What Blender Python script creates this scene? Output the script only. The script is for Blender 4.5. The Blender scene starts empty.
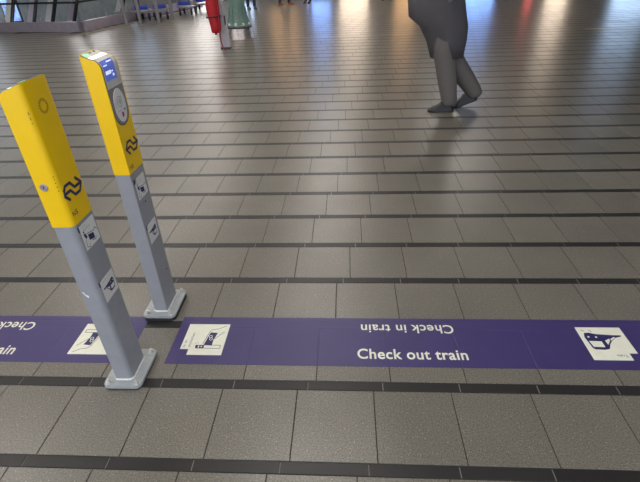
import bpy, bmesh, math, random
from mathutils import Vector, Matrix, Euler
random.seed(7)
scn = bpy.context.scene
C = scn.collection
PI = math.pi

# ------------------------------------------------------------------ camera
F_PX, PITCH, ROLL, YAW, CAM_H = 447.75, 0.56578, 0.041344, 0.071398, 1.4493
def cam_dir(a, d, u):
    c, s = math.cos(-ROLL), math.sin(-ROLL); x = c*a - s*u; u2 = s*a + c*u
    c, s = math.cos(PITCH), math.sin(PITCH); y = c*d + s*u2; z = -s*d + c*u2
    c, s = math.cos(YAW), math.sin(YAW)
    return Vector((c*x - s*y, s*x + c*y, z))
right, fwd, up = cam_dir(1, 0, 0), cam_dir(0, 1, 0), cam_dir(0, 0, 1)
cd = bpy.data.cameras.new('camera'); cam = bpy.data.objects.new('camera', cd); C.objects.link(cam)
cd.sensor_fit = 'HORIZONTAL'; cd.sensor_width = 36; cd.lens = F_PX*36/640; cd.clip_start = 0.02; cd.clip_end = 200
cam.matrix_world = Matrix(((right.x, up.x, -fwd.x, 0), (right.y, up.y, -fwd.y, 0), (right.z, up.z, -fwd.z, CAM_H), (0, 0, 0, 1)))
scn.camera = cam
def project(X, Y, Z=0.0):
    v = Vector((X, Y, Z - CAM_H)); d = v.dot(fwd)
    return 320 + F_PX*v.dot(right)/d, 241 - F_PX*v.dot(up)/d, d

# ------------------------------------------------------------------ world, exposure
w = bpy.data.worlds.new('world'); scn.world = w; w.use_nodes = True
bg = w.node_tree.nodes['Background']
bg.inputs[0].default_value = (0.80, 0.88, 1.0, 1); bg.inputs[1].default_value = 1.5
LAMP_POWER = 33.0
vs = scn.view_settings
vs.view_transform = 'Standard'; vs.look = 'None'; vs.exposure = 0.2; vs.gamma = 1.0; vs.use_curve_mapping = False

# ------------------------------------------------------------------ materials
def srgb(r, g, b):
    f = lambda c: ((c/255+0.055)/1.055)**2.4 if c/255 > 0.04045 else c/255/12.92
    return (f(r), f(g), f(b), 1)
M = {}
def mat(name, col, rough=0.5, metal=0.0, var=0.08, scale=40.0, bump=0.0, emit=0.0, spec=0.5, coat=0.0):
    m = bpy.data.materials.new(name); m.use_nodes = True; nt = m.node_tree; N = nt.nodes; L = nt.links
    b = N['Principled BSDF']
    geo = N.new('ShaderNodeNewGeometry')
    nz = N.new('ShaderNodeTexNoise'); nz.inputs['Scale'].default_value = scale; nz.inputs['Detail'].default_value = 4
    L.new(geo.outputs['Position'], nz.inputs['Vector'])
    mr = N.new('ShaderNodeMapRange'); mr.inputs[1].default_value = 0.3; mr.inputs[2].default_value = 0.7
    mr.inputs[3].default_value = 1-var; mr.inputs[4].default_value = 1+var; L.new(nz.outputs[0], mr.inputs[0])
    mx = N.new('ShaderNodeVectorMath'); mx.operation = 'SCALE'; mx.inputs[0].default_value = col[:3]
    L.new(mr.outputs[0], mx.inputs['Scale']); L.new(mx.outputs[0], b.inputs['Base Color'])
    b.inputs['Roughness'].default_value = rough; b.inputs['Metallic'].default_value = metal
    b.inputs['Specular IOR Level'].default_value = spec; b.inputs['Coat Weight'].default_value = coat
    if bump:
        bp = N.new('ShaderNodeBump'); bp.inputs['Strength'].default_value = bump; bp.inputs['Distance'].default_value = 0.002
        L.new(nz.outputs[0], bp.inputs['Height']); L.new(bp.outputs[0], b.inputs['Normal'])
    if emit:
        L.new(mx.outputs[0], b.inputs['Emission Color']); b.inputs['Emission Strength'].default_value = emit
    M[name] = m
    return m

def tile_mat(name, col, speck, rough, spec):
    m = bpy.data.materials.new(name); m.use_nodes = True; nt = m.node_tree; N = nt.nodes; L = nt.links
    b = N['Principled BSDF']; geo = N.new('ShaderNodeNewGeometry'); oi = N.new('ShaderNodeObjectInfo')
    def noise(scale, detail=2.0):
        n = N.new('ShaderNodeTexNoise'); n.inputs['Scale'].default_value = scale; n.inputs['Detail'].default_value = detail
        L.new(geo.outputs['Position'], n.inputs['Vector']); return n
    def rng(src, a, bb, c, d):
        r = N.new('ShaderNodeMapRange'); r.inputs[1].default_value = a; r.inputs[2].default_value = bb
        r.inputs[3].default_value = c; r.inputs[4].default_value = d; L.new(src, r.inputs[0]); return r.outputs[0]
    def mul(a, bb):
        n = N.new('ShaderNodeMath'); n.operation = 'MULTIPLY'; L.new(a, n.inputs[0]); L.new(bb, n.inputs[1]); return n.outputs[0]
    def add(a, bb):
        n = N.new('ShaderNodeMath'); n.operation = 'ADD'; L.new(a, n.inputs[0]); L.new(bb, n.inputs[1]); return n.outputs[0]
    per = N.new('ShaderNodeMath'); per.operation = 'FRACT'; L.new(add(oi.outputs['Random'], geo.outputs['Random Per Island']), per.inputs[0])
    tone = rng(per.outputs[0], 0, 1, 0.94, 1.07)
    grain = rng(noise(190, 2).outputs[0], 0.3, 0.7, 1-speck, 1+speck)
    cloud = rng(noise(3.0, 3).outputs[0], 0.3, 0.7, 0.93, 1.07)
    vo = N.new('ShaderNodeTexVoronoi'); vo.inputs['Scale'].default_value = 120; L.new(geo.outputs['Position'], vo.inputs['Vector'])
    chip = rng(vo.outputs['Distance'], 0.12, 0.22, 1, 0)
    sep = N.new('ShaderNodeSeparateColor'); L.new(vo.outputs['Color'], sep.inputs[0])
    sel = rng(sep.outputs[0], 0.70, 0.76, 0, 1); seld = rng(sep.outputs[1], 0.82, 0.88, 0, 1)
    fac = mul(mul(tone, cloud), grain)
    base = N.new('ShaderNodeVectorMath'); base.operation = 'SCALE'; base.inputs[0].default_value = col[:3]; L.new(fac, base.inputs['Scale'])
    m1 = N.new('ShaderNodeMix'); m1.data_type = 'RGBA'; L.new(mul(chip, sel), m1.inputs[0]); L.new(base.outputs[0], m1.inputs[6])
    k = 1.0 + speck*4.5
    m1.inputs[7].default_value = (min(1, col[0]*k), min(1, col[1]*k), min(1, col[2]*k*0.92), 1)
    m2 = N.new('ShaderNodeMix'); m2.data_type = 'RGBA'; L.new(mul(chip, seld), m2.inputs[0]); L.new(m1.outputs[2], m2.inputs[6])
    m2.inputs[7].default_value = (col[0]*0.35, col[1]*0.35, col[2]*0.35, 1)
    L.new(m2.outputs[2], b.inputs['Base Color'])
    L.new(add(rng(noise(1.7, 3).outputs[0], 0.3, 0.7, rough-0.012, rough+0.02), rng(per.outputs[0], 0, 1, -0.006, 0.03)), b.inputs['Roughness'])
    b.inputs['Specular IOR Level'].default_value = spec
    bp = N.new('ShaderNodeBump'); bp.inputs['Strength'].default_value = 0.10; bp.inputs['Distance'].default_value = 0.001
    L.new(noise(320, 2).outputs[0], bp.inputs['Height']); L.new(bp.outputs[0], b.inputs['Normal'])
    M[name] = m
    return m

tile_mat('floor_tile', srgb(110, 105, 95), 0.42, 0.305, 0.5)
tile_mat('band_tile', srgb(44, 42, 41), 0.06, 0.36, 0.32)
mat('grout', srgb(52, 49, 46), 0.9)
gr = M['grout'].node_tree; gN, gL = gr.nodes, gr.links
gp_ = gN.new('ShaderNodeNewGeometry'); gs_ = gN.new('ShaderNodeSeparateXYZ'); gL.new(gp_.outputs['Position'], gs_.inputs[0])
def gmath(op, a, b):
    n = gN.new('ShaderNodeMath'); n.operation = op
    gL.new(a, n.inputs[0]); n.inputs[1].default_value = b; return n.outputs[0]
fr_ = gmath('FRACT', gmath('DIVIDE', gmath('SUBTRACT', gs_.outputs[1], 0.8769-0.04465-20*0.34465), 0.34465), 0.0)
in_ = gmath('LESS_THAN', gmath('ABSOLUTE', gmath('SUBTRACT', fr_, 0.0648), 0.0), 0.0545)
gx_ = gN.new('ShaderNodeMix'); gx_.data_type = 'RGBA'; gL.new(in_, gx_.inputs[0]); gx_.inputs[6].default_value = srgb(50, 47, 43); gx_.inputs[7].default_value = srgb(128, 122, 112)
gL.new(gx_.outputs[2], gN['Principled BSDF'].inputs['Base Color'])
mat("tape", srgb(62, 52, 100), 0.42, var=0.06, scale=9, bump=0.12)
mat('tape_print', srgb(226, 224, 205), 0.5, var=0.03)
mat('navy_print', srgb(38, 38, 84), 0.5)
mat('grey_paint', srgb(148, 148, 152), 0.42, var=0.04, scale=25)
mat('plate_paint', srgb(162, 165, 164), 0.45, var=0.08, scale=60, bump=0.05)
mat('yellow_paint', srgb(246, 198, 0), 0.34, var=0.025, scale=12)
mat('yellow_relief', srgb(176, 140, 18), 0.5)
mat('black_hole', srgb(34, 30, 24), 0.6)
mat('sticker_white', srgb(224, 220, 214), 0.45, var=0.02)
mat('paint_chip', srgb(235, 235, 240), 0.5)
mat('zinc', srgb(205, 205, 200), 0.32, metal=0.6, var=0.15, scale=200)
mat('weld', srgb(226, 226, 222), 0.5, metal=0.1, var=0.2, scale=300, bump=0.4)
mat('rubber', srgb(40, 40, 40), 0.8)
mat('chrome', srgb(205, 205, 205), 0.2, metal=1.0)
mat('dark_trim', srgb(66, 64, 66), 0.3)
mat('silver_panel', srgb(202, 196, 190), 0.38)
mat('dark_panel', srgb(136, 128, 128), 0.4)
mat('oval_pad', srgb(222, 216, 212), 0.45)
mat('top_metal', srgb(226, 218, 200), 0.3)
mat('pad_print', srgb(112, 106, 106), 0.5)
mat('pink_square', srgb(176, 52, 92), 0.45)
mat('screen', srgb(84, 104, 190), 0.25, emit=0.35, var=0.04)
mat('screen_text', srgb(214, 224, 250), 0.3, emit=0.6)
mat('status_white', srgb(250, 250, 244), 0.4, emit=0.9)
mat('status_green', srgb(150, 240, 190), 0.4, emit=0.4)
mat('steel', srgb(168, 158, 168), 0.34, metal=0.45, var=0.08, scale=8)
mat('steel_light', srgb(205, 204, 198), 0.35, metal=0.15)
mat('dark_rail', srgb(28, 26, 28), 0.5)
mat('void_concrete', srgb(120, 124, 122), 0.8, scale=4, var=0.2)
mat('escalator_step', srgb(104, 106, 112), 0.5, metal=0.2)
mat('strip_metal', srgb(206, 194, 150), 0.3, metal=0.6)
mat('strip_yellow', srgb(236, 216, 150), 0.6)
mat('post_grey', srgb(168, 163, 168), 0.5)
mat('red_cloth', srgb(176, 20, 34), 0.6, bump=0.3)
mat('red_cord', srgb(150, 24, 36), 0.6)
mat('black_strap', srgb(28, 26, 28), 0.6)
mat('green_paint', srgb(104, 130, 120), 0.5, var=0.1, scale=12)
mat('dark_rim', srgb(52, 58, 58), 0.5)
mat('skirt_steel', srgb(190, 176, 168), 0.3, metal=0.75, var=0.25, scale=30)
mat('bolt_cream', srgb(214, 208, 190), 0.5)
mat('blue_plastic', srgb(38, 62, 170), 0.45)
mat('tyre', srgb(36, 36, 40), 0.7)
mat('rack_grey', srgb(132, 128, 128), 0.45, metal=0.2)
mat('ceiling_paint', srgb(120, 116, 112), 0.8)
mat('wall_paint', srgb(92, 88, 86), 0.6, scale=3)
mat('frame_dark', srgb(50, 48, 50), 0.5)
mat('skin', srgb(198, 150, 124), 0.55)
mat('hair_dark', srgb(44, 34, 28), 0.7, var=0.3, scale=90)
mat('coat_grey', srgb(112, 107, 109), 0.85, var=0.08, scale=120, bump=0.3)
mat('trouser_grey', srgb(98, 91, 87), 0.85, var=0.08, scale=120)
mat('jeans', srgb(48, 56, 82), 0.8, var=0.15, scale=80)
mat('trouser_black', srgb(30, 30, 36), 0.8)
mat('jacket_dark', srgb(44, 46, 60), 0.8)
mat('jacket_brown', srgb(112, 84, 62), 0.8)
mat('jacket_red', srgb(170, 34, 40), 0.8)
mat('shoe_grey', srgb(70, 72, 84), 0.6)
mat('shoe_brown', srgb(140, 88, 52), 0.6)
mat('shoe_black', srgb(28, 27, 28), 0.5)
mat('sole_light', srgb(196, 190, 180), 0.6)
mat('lamp_housing', srgb(170, 170, 170), 0.5)
mat('lamp_diffuser', (1.0, 0.94, 0.88, 1), 0.5, emit=LAMP_POWER, var=0.0)
mat('glow_blue', (0.22, 0.42, 1.0, 1), 0.4, emit=5.5, var=0.25, scale=1.2)
mat('glow_paleblue', (0.50, 0.70, 1.0, 1), 0.4, emit=5.5, var=0.25, scale=1.2)
mat('glow_warm', (1.0, 0.80, 0.62, 1), 0.4, emit=3.6, var=0.3, scale=1.5)
mat('glow_orange', (1.0, 0.55, 0.25, 1), 0.4, emit=1.8, var=0.3, scale=1.5)
mat('glow_white', (1.0, 0.93, 0.88, 1), 0.4, emit=5.0, var=0.3, scale=1.5)
mat('display_glow', (0.35, 0.55, 1.0, 1), 0.4, emit=0.6, var=0.5, scale=6)
mat('glow_red', (0.9, 0.12, 0.12, 1), 0.4, emit=3.0, var=0.2, scale=1.5)
g = bpy.data.materials.new('clear_glass'); g.use_nodes = True; M['clear_glass'] = g
gn = g.node_tree.nodes; gl = g.node_tree.links
for n in list(gn): gn.remove(n)
go = gn.new('ShaderNodeOutputMaterial'); gt = gn.new('ShaderNodeBsdfTransparent'); gg = gn.new('ShaderNodeBsdfGlossy'); gm = gn.new('ShaderNodeMixShader'); gf = gn.new('ShaderNodeFresnel')
gt.inputs[0].default_value = (0.90, 0.92, 0.94, 1); gg.inputs['Roughness'].default_value = 0.05; gf.inputs[0].default_value = 1.5
gb = gn.new('ShaderNodeNewGeometry'); gi = gn.new('ShaderNodeMath'); gi.operation = 'SUBTRACT'; gi.inputs[0].default_value = 1.0; gl.new(gb.outputs['Backfacing'], gi.inputs[1])
gk = gn.new('ShaderNodeMath'); gk.operation = 'MULTIPLY'; gl.new(gf.outputs[0], gk.inputs[0]); gl.new(gi.outputs[0], gk.inputs[1])
gl.new(gk.outputs[0], gm.inputs[0]); gl.new(gt.outputs[0], gm.inputs[1]); gl.new(gg.outputs[0], gm.inputs[2]); gl.new(gm.outputs[0], go.inputs[0])

# ------------------------------------------------------------------ helpers
def link(name, me, m, parent=None, smooth=False):
    o = bpy.data.objects.new(name, me); C.objects.link(o)
    if m: 
        if not me.materials: me.materials.append(M[m])
    if parent: o.parent = parent
    if smooth:
        for p in me.polygons: p.use_smooth = True
    return o
def obj(name, bm, m, parent=None, smooth=False, auto=None):
    bmesh.ops.recalc_face_normals(bm, faces=bm.faces)
    me = bpy.data.meshes.new(name); bm.to_mesh(me); bm.free()
    o = link(name, me, m, parent, smooth)
    if auto is not None:
        for p in me.polygons: p.use_smooth = True
        me.set_sharp_from_angle(angle=math.radians(auto))
    return o
def pyobj(name, v, f, m, parent=None, smooth=False):
    me = bpy.data.meshes.new(name); me.from_pydata([tuple(p) for p in v], [], f); me.update()
    return link(name, me, m, parent, smooth)
def empty(name, loc=(0, 0, 0), rz=0.0):
    o = bpy.data.objects.new(name, None); C.objects.link(o); o.location = loc; o.rotation_euler = (0, 0, rz); o.empty_display_size = 0.1
    return o
def tag(o, label=None, cat=None, group=None, kind=None):
    if label: o['label'] = label
    if cat: o['category'] = cat
    if group: o['group'] = group
    if kind: o['kind'] = kind
    return o
def add_box(bm, x0, x1, y0, y1, z0, z1):
    vs_ = [bm.verts.new(p) for p in ((x0,y0,z0),(x1,y0,z0),(x1,y1,z0),(x0,y1,z0),(x0,y0,z1),(x1,y0,z1),(x1,y1,z1),(x0,y1,z1))]
    for f in ((0,3,2,1),(4,5,6,7),(0,1,5,4),(1,2,6,5),(2,3,7,6),(3,0,4,7)): bm.faces.new([vs_[i] for i in f])
def box(name, b, m, parent=None, bev=0.0):
    bm = bmesh.new(); add_box(bm, *b)
    if bev: bmesh.ops.bevel(bm, geom=bm.edges[:], offset=bev, segments=2, affect='EDGES', profile=0.5)
    return obj(name, bm, m, parent, auto=40 if bev else None)
def add_prism(bm, pts, z0, z1):
    a = [bm.verts.new((x, y, z0)) for x, y in pts]; b = [bm.verts.new((x, y, z1)) for x, y in pts]; n = len(pts)
    bm.faces.new(a[::-1]); bm.faces.new(b)
    for i in range(n): bm.faces.new((a[i], a[(i+1) % n], b[(i+1) % n], b[i]))
def add_tube(bm, pts, r, n=10, cap=True):
    pts = [Vector(p) for p in pts]; rings = []
    rr = r if isinstance(r, (list, tuple)) else [r]*len(pts)
    for i, p in enumerate(pts):
        t = (pts[min(i+1, len(pts)-1)] - pts[max(i-1, 0)]).normalized()
        a = t.orthogonal().normalized() if i == 0 else (a - t*a.dot(t)).normalized()
        b = t.cross(a)
        rings.append([bm.verts.new(p + (a*math.cos(2*PI*k/n) + b*math.sin(2*PI*k/n))*rr[i]) for k in range(n)])
    for i in range(len(rings)-1):
        for k in range(n): bm.faces.new((rings[i][k], rings[i][(k+1) % n], rings[i+1][(k+1) % n], rings[i+1][k]))
    if cap: bm.faces.new(rings[0][::-1]); bm.faces.new(rings[-1])
def tube(name, pts, r, m, parent=None, n=10):
    bm = bmesh.new(); add_tube(bm, pts, r, n); return obj(name, bm, m, parent, auto=50)
def add_lathe(bm, prof, n=24, c=(0, 0, 0)):
    rings = [[bm.verts.new((c[0]+r*math.cos(2*PI*k/n), c[1]+r*math.sin(2*PI*k/n), c[2]+z)) for k in range(n)] for r, z in prof]
    for i in range(len(rings)-1):
        for k in range(n): bm.faces.new((rings[i][k], rings[i][(k+1) % n], rings[i+1][(k+1) % n], rings[i+1][k]))
    bm.faces.new(rings[0][::-1]); bm.faces.new(rings[-1])
def rrect(x0, x1, y0, y1, rs, seg=6):
    """rounded rectangle outline, rs = radii at (x0y0, x1y0, x1y1, x0y1)"""
    out = []
    for (cx, cy, sx, sy, r, a0) in ((x0, y0, 1, 1, rs[0], PI), (x1, y0, -1, 1, rs[1], 1.5*PI), (x1, y1, -1, -1, rs[2], 0), (x0, y1, 1, -1, rs[3], 0.5*PI)):
        if r < 1e-5: out.append((cx, cy)); continue
        for k in range(seg+1):
            a = a0 + 0.5*PI*k/seg; out.append((cx+sx*r+r*math.cos(a), cy+sy*r+r*math.sin(a)))
    return out
def stroke(pts, wd):
    """a polyline of width wd as a run of mitred quads"""
    P = [Vector(p) for p in pts]; Lf, Rt = [], []
    for i, p in enumerate(P):
        d0 = (P[i]-P[i-1]).normalized() if i else None
        d1 = (P[i+1]-P[i]).normalized() if i < len(P)-1 else None
        d = d0 or d1 if not (d0 and d1) else (d0+d1).normalized()
        nrm = Vector((-d.y, d.x)); k = 1.0
        if d0 and d1: k = 1/max(0.45, nrm.dot(Vector((-d0.y, d0.x))))
        Lf.append(p+nrm*wd/2*k); Rt.append(p-nrm*wd/2*k)
    return [[tuple(v) for v in (Lf[i], Lf[i+1], Rt[i+1], Rt[i])] for i in range(len(P)-1)]
def fine(pts, wd=0.0098, n=6):
    """a stroke cut into short quads, so that it can follow a rounded corner"""
    out = []
    for a, b, c, d in stroke(pts, wd):
        A, B, Cc, D = (Vector(p) for p in (a, b, c, d))
        for k in range(n):
            for j in range(2):
                P_ = lambda t, q_: tuple(A.lerp(B, t).lerp(D.lerp(Cc, t), q_))
                out.append([P_(k/n, j/2), P_((k+1)/n, j/2), P_((k+1)/n, (j+1)/2), P_(k/n, (j+1)/2)])
    return out
def disc(cx, cy, r, n=16): return [(cx+r*math.cos(2*PI*k/n), cy+r*math.sin(2*PI*k/n)) for k in range(n)]
def art(name, polys, mp, m, parent, d0=0.0, th=0.0006):
    """flat print: every polygon (u, v) becomes a thin raised film on the surface mp(u, v, height)"""
    bm = bmesh.new()
    for pts in polys:
        if isinstance(pts[0][0], tuple):                             # a stroke: a run of quads without a rim
            row = {}
            for quad in pts:
                vq = []
                for u, v in quad:
                    kk = (round(u, 7), round(v, 7))
                    if kk not in row: row[kk] = bm.verts.new(mp(u, v, d0+th))
                    vq.append(row[kk])
                if len(set(vq)) > 2: bm.faces.new(vq)
            continue
        a = [bm.verts.new(mp(u, v, d0)) for u, v in pts]; b = [bm.verts.new(mp(u, v, d0+th)) for u, v in pts]; n = len(pts)
        bm.faces.new(b); bm.faces.new(a[::-1])
        for i in range(n): bm.faces.new((a[i], a[(i+1) % n], b[(i+1) % n], b[i]))
    bm.normal_update()
    bmesh.ops.triangulate(bm, faces=[f for f in bm.faces if len(f.verts) > 4])
    return obj(name, bm, m, parent)
def text_data(s, bold=0.0):
    c = bpy.data.curves.new('lettering', 'FONT'); c.body = s; c.offset = bold; c.space_character = 1.06; c.resolution_u = 4
    o = bpy.data.objects.new('lettering', c); C.objects.link(o)
    dg = bpy.context.evaluated_depsgraph_get(); me = bpy.data.meshes.new_from_object(o.evaluated_get(dg))
    v = [(p.co.x, p.co.y) for p in me.vertices]; f = [tuple(p.vertices) for p in me.polygons]
    bpy.data.objects.remove(o); bpy.data.curves.remove(c); bpy.data.meshes.remove(me)
    return v, f
def lettering(s, mp, u0, v0, wd, cap, m, parent, d, bold=0.0, rot=0.0):
    """text starting at (u0, v0) on its baseline, wd long, capitals cap high, turned by rot"""
    v, f = text_data(s, bold); x0 = min(p[0] for p in v); x1 = max(p[0] for p in v); sx = wd/(x1-x0); sy = cap/0.70
    cr, sr = math.cos(rot), math.sin(rot)
    out = []
    for x, y in v:
        a, b = (x-x0)*sx, y*sy; out.append(mp(u0+cr*a-sr*b, v0+sr*a+cr*b, d))
    return pyobj('lettering', out, f, m, parent)

# ------------------------------------------------------------------ floor
TW, BW, Y0 = 0.3, 0.04465, 0.8769
PER = TW + BW
GAP = 0.0038
ang = math.radians(10.0)                                            # the stairwell enclosure is turned to the tile grid
EC = Vector((-6.88, 12.50)); ED = Vector((-math.cos(ang), math.sin(ang))); ES = Vector((math.sin(ang), math.cos(ang)))
def in_void(x, y, pad=0.0):
    v = Vector((x, y))-EC; return v.dot(ED) > -pad and v.dot(ES) > -pad
FX0, FX1, FY0, FY1 = -16.0, 14.0, -4.0, 22.0
bm = bmesh.new()
e1 = EC + ED*9.3; e2 = EC + ES*9.7
add_prism(bm, [(FX0, FY0), (FX1, FY0), (FX1, FY1), (e2.x, FY1), (EC.x, EC.y), (FX0, EC.y+(EC.x-FX0)*math.tan(ang))], -0.25, -0.0022)
floor = tag(obj('floor', bm, 'grout'), kind='structure')
def piece_mesh(name, wx, wy, m):
    bm = bmesh.new(); c = 0.0009; hx, hy = wx/2, wy/2
    lo = [bm.verts.new(p) for p in ((-hx,-hy,-0.012),(hx,-hy,-0.012),(hx,hy,-0.012),(-hx,hy,-0.012))]
    md = [bm.verts.new((p.co.x, p.co.y, -c)) for p in lo]
    tp = [bm.verts.new((p.co.x-math.copysign(c, p.co.x), p.co.y-math.copysign(c, p.co.y), 0)) for p in lo]
    bm.faces.new(tp)
    for a, b in ((lo, md), (md, tp)):
        for i in range(4): bm.faces.new((a[i], a[(i+1) % 4], b[(i+1) % 4], b[i]))
    bmesh.ops.recalc_face_normals(bm, faces=bm.faces)
    me = bpy.data.meshes.new(name); bm.to_mesh(me); bm.free(); me.materials.append(M[m]); return me
tile_me = piece_mesh('tile', TW-GAP, TW-GAP, 'floor_tile'); band_me = piece_mesh('border_tile', TW-GAP, BW-GAP*0.6, 'band_tile')
def lay(name, me, yc, offx, step, hy, limit):
    spots = []
    for n in range(-12, 61):
        y = yc + n*PER
        if y > 21.5 or y < -3.5: continue
        o = (offx + n*step) % 0.3
        for k in range(-52, 46):
            x = o + (k+0.5)*TW
            if in_void(x, y, 0.12) or not (FX0+.2 < x < FX1-.2): continue
            spots.append((x, y))
    def seen(x, y):
        if y < 0.6: return False
        return any(-4 < px < 644 and -4 < py < 486 for px, py, d in (project(x+a, y+b) for a in (-.15, 0, .15) for b in (-hy, hy)))
    near = sorted([s for s in spots if seen(*s)], key=lambda s: -project(s[0], s[1])[1])[:limit]
    ns = set(near)
    for x, y in near:
        o = bpy.data.objects.new(name, me); C.objects.link(o); o.parent = floor; o.location = (x, y, 0)
    bv = [tuple(v.co) for v in me.vertices]; bf = [tuple(p.vertices) for p in me.polygons]
    V, Fc = [], []
    for s in spots:
        if s in ns: continue
        k = len(V); V += [(a+s[0], b+s[1], c) for a, b, c in bv]; Fc += [tuple(i+k for i in f) for f in bf]
    me2 = bpy.data.meshes.new(name+'_field'); me2.from_pydata(V, [], Fc); me2.materials.append(me.materials[0])
    o = link(name+'_field', me2, None, floor); o['kind'] = 'stuff'
lay('tile', tile_me, Y0+0.15, -0.1979, 0.0715, 0.15, 296)
lay('border_tile', band_me, Y0-BW/2, -0.2290, 0.0695, 0.022, 296)
# brass coloured expansion strip let into the floor
box('expansion_strip', (-1.6, 1.8, 10.40, 10.425, -0.004, 0.0015), 'strip_metal', floor)
box('expansion_strip', (4.9, 13.6, 10.36, 10.41, -0.004, 0.0015), 'strip_yellow', floor)

# ------------------------------------------------------------------ ceiling, walls, shop fronts
box_c = box('ceiling', (FX0, FX1, -2.0, FY1, 5.2, 5.4), 'ceiling_paint'); tag(box_c, kind='structure')
wb = box('wall_back', (FX0, FX1, 21.6, 21.9, -0.0, 5.2), 'wall_paint'); tag(wb, kind='structure')
wr = box('wall_right', (13.7, 14.0, -3.5, 21.6, -0.0, 5.2), 'wall_paint'); tag(wr, kind='structure')
wl = box('wall_left', (-16.0, -15.7, 2.0, 14.0, -0.0, 5.2), 'wall_paint'); tag(wl, kind='structure')
# lit shop windows: (reference column in the hall as a ratio X/Y, width, z0, z1, glow)
shops = [(-0.535, 1.8, 1.2, 3.6, 'glow_white'), (-0.425, 0.9, 1.2, 2.8, 'glow_paleblue'), (-0.315, 1.9, 0.4, 2.9, 'glow_white'), (-0.205, 0.8, 0.5, 2.2, 'glow_paleblue'),
         (-0.125, 1.1, 1.2, 2.9, 'glow_orange'), (-0.055, 1.0, 0.5, 1.9, 'glow_blue'), (0.015, 1.2, 0.2, 2.6, 'glow_warm'), (0.115, 0.8, 0.2, 2.4, 'glow_orange'),
         (0.255, 1.3, 0.2, 1.7, 'glow_blue'), (0.352, 0.3, 0.2, 1.3, 'glow_red'), (0.405, 0.9, 0.2, 2.8, 'glow_warm'), (0.545, 1.5, 0.4, 2.0, 'glow_paleblue')]
for i, (rt, wd, z0, z1, gm_) in enumerate(shops):
    xc = rt*21.5
    if xc > 12.6: continue
    wn = empty('window_%d' % (i+1), (xc, 21.6, z0)); tag(wn, kind='structure')
    box('window_pane', (-wd/2, wd/2, -0.04, -0.02, 0, z1-z0), gm_, wn)
    bm = bmesh.new()
    for a in ((-wd/2-.06, -wd/2, -0.08, 0, -.06, z1-z0+.06), (wd/2, wd/2+.06, -0.08, 0, -.06, z1-z0+.06), (-wd/2, wd/2, -0.08, 0, -.06, 0), (-wd/2, wd/2, -0.08, 0, z1-z0, z1-z0+.06)): add_box(bm, *a)
    obj('window_frame', bm, 'frame_dark', wn)
# ceiling lamps
def ceiling_lamp():
    r = empty('ceiling_lamp')
    box('lamp_housing', (-0.75, 0.75, -0.2, 0.2, 0.0, 0.10), 'lamp_housing', r)
    box('diffuser', (-0.72, 0.72, -0.17, 0.17, -0.02, 0.0), 'lamp_diffuser', r)
    return r
lamp0 = ceiling_lamp(); first = True
for ix in range(5):
    for iy in range(6):
        x, y = -9.6 + ix*4.5, 0.0 + iy*3.6
        if (x > 1 and y < 14) or x > 6 or (x < -8 and y > 6): continue
        if first: r = lamp0; first = False
        else:
            r = lamp0.copy(); C.objects.link(r)
            for ch in lamp0.children:
                c2 = ch.copy(); C.objects.link(c2); c2.parent = r
        r.location = (x, y, 5.10)
        tag(r, 'white rectangular light panel fixed to the hall ceiling', 'ceiling light', 'ceiling light panels')

# ------------------------------------------------------------------ floor tape
def flat(ox, oy, s=1.0, turn=False):
    def mp(u, v, d):
        u *= s; v *= s
        return (ox-u, oy-v, d) if turn else (ox+u, oy+v, d)
    return mp
TAPE_T = 0.0010
train_body = [(.133,.814),(.24,.824),(.39,.778),(.73,.75),(.908,.747),(.90,.711),(.765,.67),(.645,.577),(.555,.47),(.475,.325),(.365,.30),(.17,.31),(.128,.355),(.092,.68)]
train_win = [[(.138,.562),(.405,.552),(.405,.377),(.165,.382)], disc(.18,.69,.025,10), disc(.345,.685,.025,10), [(.49,.577),(.61,.64),(.60,.577),(.50,.45)], [(.635,.635),(.725,.69),(.755,.67),(.62,.577)]]
train_tick = [stroke([(.097,.907),(.175,.87)], .014), stroke([(.27,.918),(.318,.845)], .014)]
square_l = [(0,1),(1,1),(1,0),(.20,0),(.20,.175),(0,.175)]           # notch at the lower left
square_r = [(0,1),(1,1),(1,.20),(.82,.20),(.82,0),(0,0)]
card = [(.59,.72),(.76,.70),(.71,.48),(.715,.29),(.525,.31)]
hand = [stroke([(.49,.335),(.555,.73),(.61,.81),(.755,.84),(.915,.94)], .013), stroke([(.72,.50),(.79,.585),(.915,.74)], .013), stroke([(.525,.305),(.585,.70)], .012)]
reader = [stroke([(.54,.305),(.915,.30),(.92,.20),(.54,.205)], .013), [(.33,.305),(.54,.305),(.54,.20),(.345,.20)]]
marks = [[(.40,.285),(.43,.285),(.43,.22),(.40,.22)], [(.46,.27),(.50,.27),(.50,.24),(.46,.24)]]
ring8 = [stroke([(.62+.035*math.cos(a), .575+.04*math.sin(a)) for a in [k*PI/6 for k in range(13)]], .014), stroke([(.645+.035*math.cos(a), .50+.04*math.sin(a)) for a in [k*PI/6 for k in range(13)]], .014)]
dots = [disc(.32,.36,.012,8), disc(.37,.375,.010,8)]
def hand_icon(ox, oy, s, turn, parent):
    mp = flat(ox, oy, s, turn)
    p = art('pictogram', [square_l], mp, 'tape_print', parent, TAPE_T, 0.0003)
    art('card_print', [card], mp, 'navy_print', p, TAPE_T+0.0003, 0.0003)
    art('hand_print', hand+reader+dots, mp, 'navy_print', p, TAPE_T+0.0003, 0.0003)
    for mk in marks+ring8: art('mark_print', [mk], mp, 'tape_print', p, TAPE_T+0.0006, 0.0003)
    lettering('In- en', mp, .095, .235, .22, .06, 'navy_print', p, TAPE_T+0.0006, rot=PI/2)
    lettering('uitchecken', mp, .215, .235, .46, .065, 'navy_print', p, TAPE_T+0.0006, rot=PI/2)
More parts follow.
